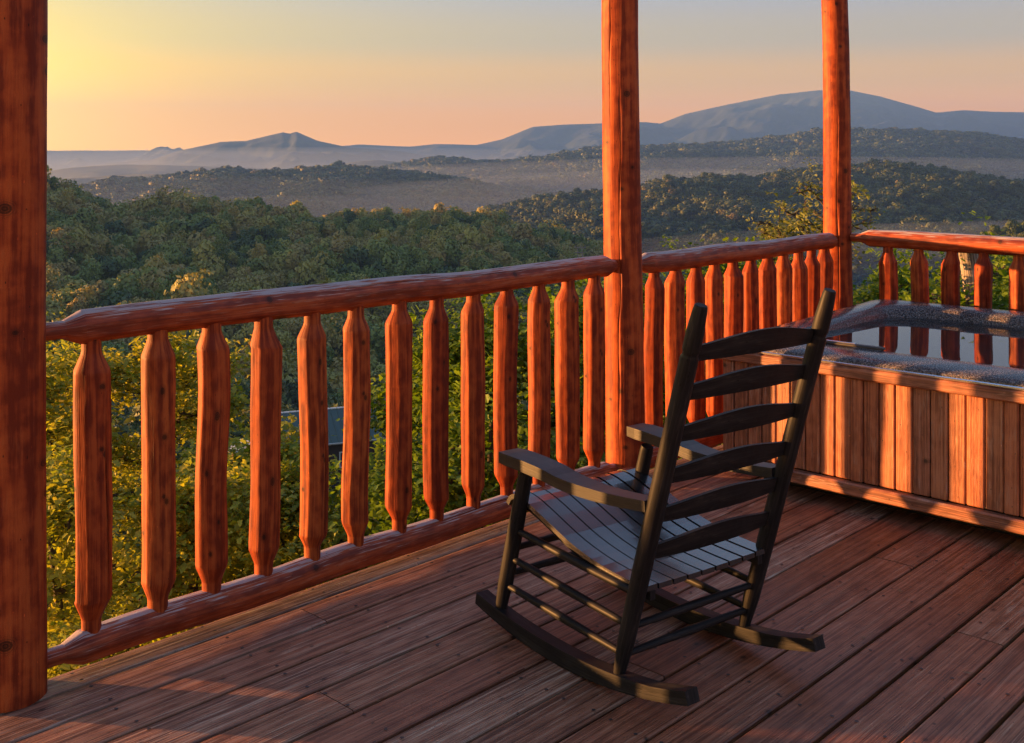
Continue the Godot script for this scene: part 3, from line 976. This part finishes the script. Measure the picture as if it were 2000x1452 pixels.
# ---------------------------------------------------------------- porch
func deck() -> void:
	var o := Node3D.new()
	o.name = "deck"
	add_child(o)
	tag(o, "worn reddish brown plank deck of the porch", "deck", "", "structure")
	var seams := [-2.935, -2.827, -2.672, -2.513, -2.350, -2.192, -2.037, -1.885, -1.731, -1.578, -1.428, -1.281, -1.137]
	while seams[-1] < 2.2: seams.append(seams[-1] + 0.143)
	var joints := {1: [2.02], 4: [1.74], 8: [3.66], 3: [0.35, 4.4], 6: [0.6, 4.05], 7: [2.43], 10: [2.03], 11: [3.25], 12: [1.2, 4.9]}
	var basis := Basis(A, UP, A.cross(UP))
	var r := RandomNumberGenerator.new()
	r.seed = 5
	var screws := Geo.new()
	var a0 := -2.6
	var a1 := 5.86
	for i in seams.size() - 1:
		var cuts := [a0]
		cuts.append_array(joints.get(i, [r.randf_range(-1.5, 0.8)]))
		cuts.append(a1)
		for j in cuts.size() - 1:
			var w: float = seams[i + 1] - seams[i] - 0.010
			var l: float = cuts[j + 1] - cuts[j] - 0.004
			var mid: float = (cuts[j] + cuts[j + 1]) / 2
			var mat: Material = M.edge_board if i == 0 else M.deck[[0, 5, 0, 3, 0, 5, 2, 3, 1, 2, 4, 6, 1, 4][(i + 3 * j * (i % 2)) % 14]]
			var b := board(Vector3(l, 0.036, w), r.randf() * 3, r.randf(), r.randi())
			part("board", b, mat, o, ac(mid, (seams[i] + seams[i + 1]) / 2, -0.018 + r.randf_range(-0.0012, 0.0012)), basis)
		var s := 0.12
		while s < a1:
			for e in [0.03, -0.03]:
				var c: float = (seams[i] + 0.03 if e > 0 else seams[i + 1] - 0.03) + r.randf_range(-0.006, 0.006)
				var p := ac(s + r.randf_range(-0.012, 0.012), c, 0.0024)
				var ring := []
				for k in 6: ring.append(p + Vector3(cos(k * PI / 3), 0, -sin(k * PI / 3)) * 0.0056)
				for k in 6: screws.tri(p, ring[(k + 1) % 6], ring[k], UP)
			s += 0.405
	var sc := part("screws", screws.mesh(), M.iron, o)
	tag(sc, "", "", "", "stuff")
	# rim joists under the outer edges
	part("rim_joist", cbox(Vector3(8.4, 0.24, 0.04), 0.004), M.deck[1], o, ac((a0 + a1) / 2, -2.9, -0.16), basis)
	part("rim_joist", cbox(Vector3(5.0, 0.24, 0.04), 0.004), M.deck[1], o, ac(5.82, -0.4, -0.16), Basis(C, UP, C.cross(UP)))

# a deck plank with rounded upper edges; x along, uv grain along v
func board(size: Vector3, ou: float, ov: float, sd: int) -> ArrayMesh:
	var g := Geo.new()
	var w := size.z / 2
	var h := size.y / 2
	var e := 0.004
	var sec := [[-w, -h], [-w, h - e], [-w + e * 0.4, h - e * 0.35], [-w + e * 1.3, h], [0.0, h + 0.0006], [w - e * 1.3, h], [w - e * 0.4, h - e * 0.35], [w, h - e], [w, -h]]
	var n := FastNoiseLite.new()
	n.seed = sd
	n.frequency = 1.0
	var rings := []
	var vs := PackedFloat32Array()
	var steps := maxi(2, int(size.x / 0.5))
	for i in steps + 1:
		var x := -size.x / 2 + size.x * i / steps
		var ring := PackedVector3Array()
		var sh := n.get_noise_2d(x * 0.8, 3.0) * 0.0016
		for s in sec: ring.append(Vector3(x, s[1], s[0] + sh))
		rings.append(ring)
		vs.append(ov * 7.0 + x / 1.5)
	var us := PackedFloat32Array()
	for s in sec: us.append(ou + (s[0] + (s[1] - h) * signf(s[0])) / 0.17)
	us.append(us[0])
	g.loft(rings, us, vs, true, true)
	return g.mesh()

func post(label: String, a: float, c: float, r0: float, r1: float, tall: float, sd: int, lean: Vector3, cracks: Array, mat: Material) -> void:
	var o := thing("log_post", label, "post", ac(a, c, 0.0), Basis(), "log posts holding up the porch roof")
	var y := (UP + lean).normalized()
	var x := (A - y * A.dot(y)).normalized()
	var prof := [[0.0, r0 * 1.0, 0.35], [0.15, r0, 0.35], [1.0, lerpf(r0, r1, 0.45), 0.3], [tall, r1, 0.3]]
	part("shaft", log_mesh(prof, sd, {"flats": 9, "deep": 0.03, "wobble": 0.008, "step": 0.08, "sides": 40, "cracks": cracks, "wave": 1.2}), mat, o, Vector3.ZERO, Basis(x, y, x.cross(y)))

func baluster_prof(r: float, h: float, q: RandomNumberGenerator) -> Array:
	var neck := r * q.randf_range(0.5, 0.56)
	var a := 0.045 * q.randf_range(0.8, 1.2)
	var b := a + r * q.randf_range(0.8, 1.1)
	var c := h - 0.035 * q.randf_range(0.8, 1.3)
	var d := c - r * q.randf_range(0.9, 1.15)
	return [[0.0, neck, 0.0], [a, neck * 1.04, 0.0], [lerpf(a, b, 0.15), neck * 1.12, 0.05], [b - 0.004, r * 0.95, 0.5], [b + 0.006, r * 0.985, 1.0], [lerpf(b, d, 0.5), r * q.randf_range(0.95, 1.06), 1.0], [d - 0.006, r, 1.0], [d + 0.004, r * 0.96, 0.5], [lerpf(c, d, 0.2), neck * 1.15, 0.05], [c, neck * 1.04, 0.0], [h, neck, 0.0]]

# from, to: where the posts' faces are; ts: places of the balusters along the way
func railing(label: String, from: Vector3, to: Vector3, ts: Array, sd: int, y_top: float, y_low: float, rad: float, peg0: float, peg1: float, bal_r: float, cracked: Array) -> void:
	var len := from.distance_to(to)
	var dir := (to - from).normalized()
	var o := thing("log_railing", label, "railing", from, Basis(), "log railings round the porch")
	var b := Basis(UP, dir, UP.cross(dir))
	var tops := [y_top, y_low]
	for i in 2:
		var pr := [[-0.008, rad * 0.5, 0.0], [peg0 - 0.002, rad * 0.52, 0.0], [peg0, rad * 0.53, 0.0], [peg0 + 0.002, rad * 0.56, 0.0], [peg0 + 0.046, rad * 0.97, 0.7], [peg0 + 0.048, rad * 0.99, 1.0], [peg0 + 0.051, rad, 1.0], [len * 0.4, rad * 1.05, 1.0], [len * 0.7, rad * 0.97, 1.0], [len - peg1 - 0.05, rad * 0.97, 1.0], [len - peg1 - 0.04, rad * 0.94, 0.3], [len - peg1, rad * 0.6, 0.0], [len + 0.008, rad * 0.52, 0.0]]
		var mesh := log_mesh(pr, sd + i, {"flats": 9, "deep": 0.045, "wobble": 0.005, "sides": 36, "wave": 1.0, "step": 0.06, "cracks": [[0.75, 0.4 * len, len * 0.8, 0.012, 0.02]] if i == 0 else [[0.6, len * 0.55, len * 0.95, 0.01, 0.03]]})
		part(["top_rail", "bottom_rail"][i], mesh, M.rail, o, UP * tops[i], b)
	var q := RandomNumberGenerator.new()
	q.seed = sd
	var y0 := y_low + rad * 0.55
	var h := y_top - rad * 0.55 - y0
	for i in ts.size():
		var t: float = ts[i]
		var r := bal_r * q.randf_range(0.93, 1.07)
		var cr := []
		if i in cracked or i % 5 == 3: cr.append([q.randf_range(-0.2, 0.5) + 5.0, 0.06, h * q.randf_range(0.7, 0.98), 0.012, q.randf_range(-0.1, 0.1)])
		var mesh := log_mesh(baluster_prof(r, h, q), sd * 31 + i, {"flats": 7 + i % 3, "deep": q.randf_range(0.03, 0.09), "wobble": q.randf_range(0.003, 0.008), "sides": 56, "cracks": cr, "wave": 2.6, "step": 0.045})
		part("baluster", mesh, M.staves[q.randi() % 5], o, dir * t + UP * y0, Basis(UP, 0.0) * Basis(dir, UP, dir.cross(UP)))

func porch() -> void:
	deck()
	var a2 := 3.797
	var a1 := a2 - 2.625
	var a3 := a2 + 1.975
	# lean of the shafts as seen: the middle and corner logs tip a little to the left
	post("thick dark red log post at the left edge of the porch", a1, RAIL_C + 0.005, 0.098, 0.098, 2.75, 3, Vector3(0, 0, 0), [[3.9, 0.9, 1.7, 0.008, 0.1]], M.log)
	post("orange log post with long drying cracks in the middle of the railing", a2, RAIL_C, 0.087, 0.078, 2.75, 4, Vector3(-0.012, 0, 0), [[3.45, 0.15, 1.75, 0.009, 0.22], [3.2, 1.6, 2.3, 0.006, 0.05]], M.log)
	post("slim orange log post at the corner behind the hot tub", a3, RAIL_C, 0.083, 0.071, 2.75, 5, Vector3(-0.014, 0, 0), [[3.6, 0.5, 1.6, 0.01, 0.03]], M.log)
	var from := ac(a1 + 0.095, RAIL_C)
	var to := ac(a2 - 0.083, RAIL_C)
	var ts := []
	for t in [-2.396, -2.198, -2.023, -1.840, -1.655, -1.477, -1.285, -1.109, -0.923, -0.744, -0.559, -0.382, -0.213]: ts.append(t + 2.625 - 0.095)
	railing("long log railing from the left post to the middle post", from, to, ts, 11, 0.93, 0.058, 0.048, 0.055, 0.02, 0.048, [0, 4, 6, 9])
	ts = []
	for t in [0.209, 0.375, 0.540, 0.695, 0.859, 1.025, 1.188, 1.345, 1.503, 1.645, 1.791]: ts.append(t - 0.083)
	railing("log railing between the middle post and the corner post", ac(a2 + 0.083, RAIL_C), ac(a3 - 0.08, RAIL_C), ts, 17, 0.925, 0.06, 0.048, 0.02, 0.01, 0.047, [3, 7])
	# the short side, towards the camera
	var pc := ac(a3, RAIL_C)
	ts = []
	for px in [1735, 1795, 1860, 1922, 1990, 2062, 2140]:
		var k: float = (px - 1000.0) / 2150.0      # column of that baluster -> how far along the line
		ts.append((k * -pc.z - pc.x) / (C.x + k * C.z) - 0.08)
	railing("log railing along the short side behind the hot tub", ac(a3, RAIL_C + 0.08), ac(a3, RAIL_C + 1.6), ts, 23, 0.945, 0.06, 0.05, 0.05, 0.02, 0.048, [1])
	# header logs that the posts carry
	for h in [["log lying on top of the left, middle and corner posts", ac(a1 - 0.4, RAIL_C, 2.86), ac(a3 + 0.3, RAIL_C, 2.86)], ["log lying on the corner post above the short railing", ac(a3, RAIL_C + 0.1, 3.03), ac(a3, RAIL_C + 3.2, 3.03)]]:
		var d: Vector3 = (h[2] - h[1]).normalized()
		var o := thing("header_log", h[0], "beam", h[1], Basis(UP, d, UP.cross(d)))
		part("log", log_mesh([[0, 0.11, 0.4], [h[1].distance_to(h[2]), 0.11, 0.4]], 61, {"step": 0.2}), M.log2, o)

# ---------------------------------------------------------------- hot tub
func ring_rect(a0: float, a1: float, c0: float, c1: float, inset: float, rad: float, y0: float, y1: float) -> PackedVector3Array:
	var out := PackedVector3Array()
	var r := maxf(0.01, rad)
	var lo := Vector2(a0 + inset + r, c0 + inset + r)
	var hi := Vector2(a1 - inset - r, c1 - inset - r)
	var corners := [[Vector2(hi.x, hi.y), 0.0], [Vector2(lo.x, hi.y), PI / 2], [Vector2(lo.x, lo.y), PI], [Vector2(hi.x, lo.y), PI * 1.5]]
	for q in corners:
		for i in 9:
			var t: float = q[1] + PI / 2 * i / 8.0
			var p: Vector2 = q[0] + Vector2(cos(t), sin(t)) * r
			out.append(ac(p.x, p.y, lerpf(y0, y1, clampf((p.x - a0) / (a1 - a0), 0, 1))))
	return out

func hot_tub() -> void:
	var a0 := 4.069
	var a1 := 5.60
	var c0 := -2.62
	var c1 := -0.55
	var o := thing("hot_tub", "hot tub with cedar slat sides and dark speckled rim at the right", "hot tub", Vector3.ZERO)
	var basis := Basis(C, UP, C.cross(UP))          # x across the porch, z towards -A
	var r := RandomNumberGenerator.new()
	r.seed = 44
	# core behind the slats, base and trims
	part("plinth", cbox(Vector3(c1 - c0 - 0.26, 0.07, a1 - a0 - 0.26), 0.01), M.plinth, o, ac((a0 + a1) / 2, (c0 + c1) / 2, 0.035), basis)
	part("inner_box", cbox(Vector3(c1 - c0 - 0.08, 0.42, a1 - a0 - 0.08), 0.005), M.plinth, o, ac((a0 + a1) / 2, (c0 + c1) / 2, 0.30), basis)
	var y0 := 0.118
	var y1 := 0.522
	var x := c0 + 0.02
	var i := 0
	while x < c1 - 0.04:
		var w := 0.062 + r.randf_range(-0.002, 0.002)
		if i % 9 == 0: w = 0.05
		var s := part("slat", cbox(Vector3(w, y1 - y0, 0.02), 0.004, r.randf() * 3, r.randf() * 3, 1.2, 0.28), M.cedar[r.randi() % 3], o, ac(a0 + 0.014 + (r.randf_range(0.0, 0.003) if i % 9 else -0.004), x + w / 2, (y0 + y1) / 2), basis * Basis(UP, r.randf_range(-0.01, 0.01)))
		s.name = s.name
		x += w + (0.0045 if i % 9 else 0.003)
		i += 1
	x = a0 + 0.05
	while x < a1 - 0.04:
		part("slat", cbox(Vector3(0.062, y1 - y0, 0.02), 0.004, r.randf() * 3, r.randf() * 3, 1.2, 0.28), M.cedar[r.randi() % 3], o, ac(x + 0.031, c0 + 0.012, (y0 + y1) / 2), Basis(A, UP, A.cross(UP)))
		x += 0.0665
	part("base_trim", cbox(Vector3(c1 - c0 + 0.03, 0.05, 0.04), 0.006, 0.3), M.trim, o, ac(a0 + 0.0, (c0 + c1) / 2, 0.088), basis)
	part("top_trim", cbox(Vector3(c1 - c0 + 0.02, 0.045, 0.036), 0.006, 0.8), M.trim, o, ac(a0 + 0.0, (c0 + c1) / 2, 0.546), basis)
	part("top_trim", cbox(Vector3(a1 - a0, 0.045, 0.036), 0.006, 0.1), M.trim, o, ac((a0 + a1) / 2 + 0.02, c0, 0.546), Basis(A, UP, A.cross(UP)))
	part("metal_edge", cbox(Vector3(c1 - c0 + 0.03, 0.012, 0.012), 0.003), M.chrome, o, ac(a0 - 0.012, (c0 + c1) / 2, 0.577), basis)
	# acrylic shell
	var rings := []
	var vs := PackedFloat32Array()
	for e in [[-0.008, 0.09, 0.570, 0.575], [-0.012, 0.09, 0.588, 0.605], [0.0, 0.09, 0.598, 0.625], [0.03, 0.1, 0.606, 0.645], [0.09, 0.14, 0.612, 0.652], [0.15, 0.18, 0.614, 0.648], [0.175, 0.2, 0.606, 0.636], [0.185, 0.2, 0.585, 0.610], [0.205, 0.2, 0.535, 0.545], [0.21, 0.2, 0.52, 0.52], [0.24, 0.2, 0.40, 0.40], [0.42, 0.2, 0.36, 0.36], [0.45, 0.2, 0.16, 0.16], [0.62, 0.1, 0.15, 0.15]]:
		rings.append(ring_rect(a0, a1, c0, c1, e[0], e[1], e[2], e[3]))
		vs.append(vs.size() * 0.1)
	var g := Geo.new()
	var flip := []
	for q in rings:
		var z: PackedVector3Array = q
		z.reverse()
		flip.append(z)
	g.loft(flip, us_even(36), vs, true, false)
	var last: PackedVector3Array = flip[-1]
	var mid := Vector3.ZERO
	for q in last: mid += q
	mid /= last.size()
	for j in last.size(): g.tri(mid, last[(j + 1) % last.size()], last[j], UP)
	part("shell", g.mesh(), M.shell, o)
	var cs := part("control_strip", cbox(Vector3(0.34, 0.012, 0.03), 0.004), M.iron, o, ac(a0 + 0.165, -2.12, 0.623), basis)
	part("chrome_bar", cbox(Vector3(0.14, 0.006, 0.012), 0.002), M.chrome, cs, Vector3(-0.02, 0.008, 0.006))
	var w := Geo.new()
	var wr := ring_rect(a0, a1, c0, c1, 0.188, 0.2, 0.588, 0.588)
	mid = ac((a0 + a1) / 2, (c0 + c1) / 2, 0.588)
	for j in wr.size(): w.tri(mid, wr[j], wr[(j + 1) % wr.size()], UP)
	part("water", w.mesh(), M.water, o)

# ---------------------------------------------------------------- rocking chair
func chair() -> void:
	var o := thing("rocking_chair", "black ladder back wooden rocking chair facing the view", "rocking chair", Vector3(0.316, 0, -3.20), Basis(UP, deg_to_rad(36.8)))
	var lean := 0.285
	var X := 0.24
	var on := func(x: float, z: float, y: float) -> Vector3: return Vector3(x, y, z + lean * (y - 0.055))
	var zf := -0.262
	var zb := 0.255
	var rx := Vector3(1, 0, 0)
	for s in [-1.0, 1.0]:
		# rocker: an arc of 1.6 m radius that touches the deck
		var path := []
		var hh := []
		var ww := []
		for i in 23:
			var z := lerpf(zf - 0.10, zb + 0.262, i / 22.0)
			var zz := z - 0.0
			var t := i / 22.0
			var thick := 0.046 * (0.72 + 0.28 * sin(PI * clampf(t * 1.1 + 0.05, 0, 1)))
			var bottom := (zz * zz) / (2.0 * 1.6) + 0.001
			path.append(Vector3(s * X, bottom + thick / 2, z))
			hh.append(thick)
			ww.append(0.042)
		part("rocker", strip(path, rx, ww, hh).mesh(), M.black, o)
		# back post: straight turned pole with a finial
		var p0: Vector3 = on.call(s * X, zb, 0.05)
		var p1: Vector3 = on.call(s * (X + 0.004), zb + 0.012, 1.045)
		part("back_post", bar(p0, p1, [[0, 0.014], [0.02, 0.0165], [0.1, 0.0225], [0.3, 0.0245], [0.6, 0.0245], [0.868, 0.0232], [0.874, 0.0195], [0.882, 0.0195], [0.888, 0.0222], [0.93, 0.0222], [0.985, 0.0180], [0.998, 0.0160], [1.0, 0.0140]], 20).mesh(), M.black, o)
		var q0: Vector3 = on.call(s * X, zf, 0.05)
		var q1: Vector3 = on.call(s * X, zf, 0.488)
		part("front_leg", bar(q0, q1, [[0, 0.014], [0.05, 0.018], [0.2, 0.0225], [0.6, 0.0235], [0.97, 0.021], [1, 0.019]], 18).mesh(), M.black, o)
		# arm rest
		var ap := []
		var aw := []
		var ah := []
		for i in 15:
			var t := i / 14.0
			var y := 0.506 + 0.02 * t + 0.018 * sin(clampf(t / 0.45, 0, 1) * PI * 0.5 + PI * 0.5) - 0.010 * sin(PI * clampf((t - 0.35) / 0.65, 0, 1))
			var z0: float = zf + lean * 0.45 - 0.075
			var z1: float = zb + lean * 0.475 - 0.012
			ap.append(Vector3(s * (X + 0.012 - 0.012 * t), y, lerpf(z0, z1, t)))
			aw.append(lerpf(0.082, 0.05, smoothstep(0.2, 1.0, t)) * (0.86 if i == 0 else 1.0))
			ah.append(lerpf(0.034, 0.028, t) * (0.9 if i == 0 else 1.0))
		part("armrest", strip(ap, rx, aw, ah).mesh(), M.arm, o)
		# side rungs
		for e in [[0.31, 0.285], [0.222, 0.195], [0.136, 0.115]]:
			part("rung", bar(on.call(s * X, zf, e[0]), on.call(s * X, zb, e[1]), [[0, 0.0085], [0.06, 0.0095], [0.5, 0.0125], [0.94, 0.0095], [1, 0.0085]], 10).mesh(), M.black, o)
		# curved bearer under the seat slats
		var sp := []
		for i in 15: sp.append(seat_at(i / 14.0, s * 0.205) - UP * 0.02)
		var w15 := []
		var h15 := []
		for i in 15:
			w15.append(0.018)
			h15.append(0.024)
		part("seat_bearer", strip(sp, rx, w15, h15).mesh(), M.black, o)
	for e in [[0.19, 1], [0.112, 1], [0.25, 0], [0.168, 0]]:
		var z: float = zb if e[1] == 1 else zf
		part("rung", bar(on.call(-X, z, e[0]), on.call(X, z, e[0]), [[0, 0.0085], [0.06, 0.0095], [0.5, 0.0125], [0.94, 0.0095], [1, 0.0085]], 10).mesh(), M.black, o)
	# seat of nine shaped slats running front to back
	for k in 9:
		var x := -0.212 + 0.053 * k
		var sp := []
		var sw := []
		var sh := []
		for i in 19:
			sp.append(seat_at(i / 18.0, x))
			sw.append(0.0465)
			sh.append(0.014)
		part("seat_slat", strip(sp, rx, sw, sh).mesh(), M.seat, o)
	# ladder of six bowed back slats
	var ys := [0.92, 0.82, 0.712, 0.602, 0.497, 0.396]
	for y in ys:
		var g := Geo.new()
		var cols := 17
		var front := []
		var rear := []
		for i in cols:
			var t := i / float(cols - 1)
			var x := lerpf(-X + 0.012, X - 0.012, t)
			var u := sin(PI * t)
			var top: float = y + 0.019 + 0.026 * pow(u, 1.3)
			var low: float = y - 0.019 + 0.004 * u * u
			var bow := 0.026 * u
			front.append([Vector3(x, low, zb + lean * (low - 0.055) + bow - 0.006), Vector3(x, top, zb + lean * (top - 0.055) + bow - 0.006)])
			rear.append([Vector3(x, low, zb + lean * (low - 0.055) + bow + 0.006), Vector3(x, top, zb + lean * (top - 0.055) + bow + 0.006)])
		for i in cols - 1:
			var u0 := i * 0.06
			var u1 := u0 + 0.06
			g.quad(rear[i][0], rear[i][1], rear[i + 1][1], rear[i + 1][0], Vector2(0, u0), Vector2(0.2, u0), Vector2(0.2, u1), Vector2(0, u1))
			g.quad(front[i][0], front[i + 1][0], front[i + 1][1], front[i][1], Vector2(0, u0), Vector2(0, u1), Vector2(0.2, u1), Vector2(0.2, u0))
			g.quad(rear[i][1], front[i][1], front[i + 1][1], rear[i + 1][1])
			g.quad(rear[i][0], rear[i + 1][0], front[i + 1][0], front[i][0])
		part("back_slat", g.mesh(), M.black, o)

func seat_at(t: float, x: float) -> Vector3:
	var prof := [[-0.235, 0.372], [-0.222, 0.392], [-0.195, 0.402], [-0.14, 0.393], [-0.06, 0.368], [0.03, 0.338], [0.12, 0.317], [0.22, 0.304], [0.345, 0.300]]
	var f := t * (prof.size() - 1)
	var i := mini(int(f), prof.size() - 2)
	var p0: Array = prof[maxi(i - 1, 0)]
	var p1: Array = prof[i]
	var p2: Array = prof[i + 1]
	var p3: Array = prof[mini(i + 2, prof.size() - 1)]
	var q := f - i
	return Vector3(x, cubic_interpolate(p1[1], p2[1], p0[1], p3[1], q) - 0.004 * cos(x * 8.0), cubic_interpolate(p1[0], p2[0], p0[0], p3[0], q))

func litter() -> void:
	var g := Geo.new()
	var r := RandomNumberGenerator.new()
	r.seed = 12
	for i in 70:
		var p := ac(r.randf_range(0.6, 4.0), r.randf_range(-2.75, -0.7), 0.0035)
		var d := Vector3(r.randfn(), 0, r.randfn()).normalized() * r.randf_range(0.004, 0.017)
		var s := Vector3(-d.z, 0, d.x) * r.randf_range(0.15, 0.4)
		g.quad(p - d, p - s + UP * 0.001, p + d + UP * 0.003, p + s, Vector2.ZERO, Vector2.ZERO, Vector2.ZERO, Vector2.ZERO, UP)
	tag(part("leaf_litter", g.mesh(), std(srgb(0.24, 0.13, 0.06), 0.8), self), "scattered bits of dry leaf on the deck", "debris", "", "stuff")

func _ready() -> void:
	materials()
	light_and_lens()
	hills()
	near_land()
	porch()
	hot_tub()
	chair()
	cabin()
	pole(at_px(1133, 512, 400.0), 5.6, "pair of utility poles on the long ridge left of the middle post")
	pole(at_px(1978, 486, 400.0), 4.0, "pair of utility poles on the small hill at the right edge")
	near_trees()
	litter()
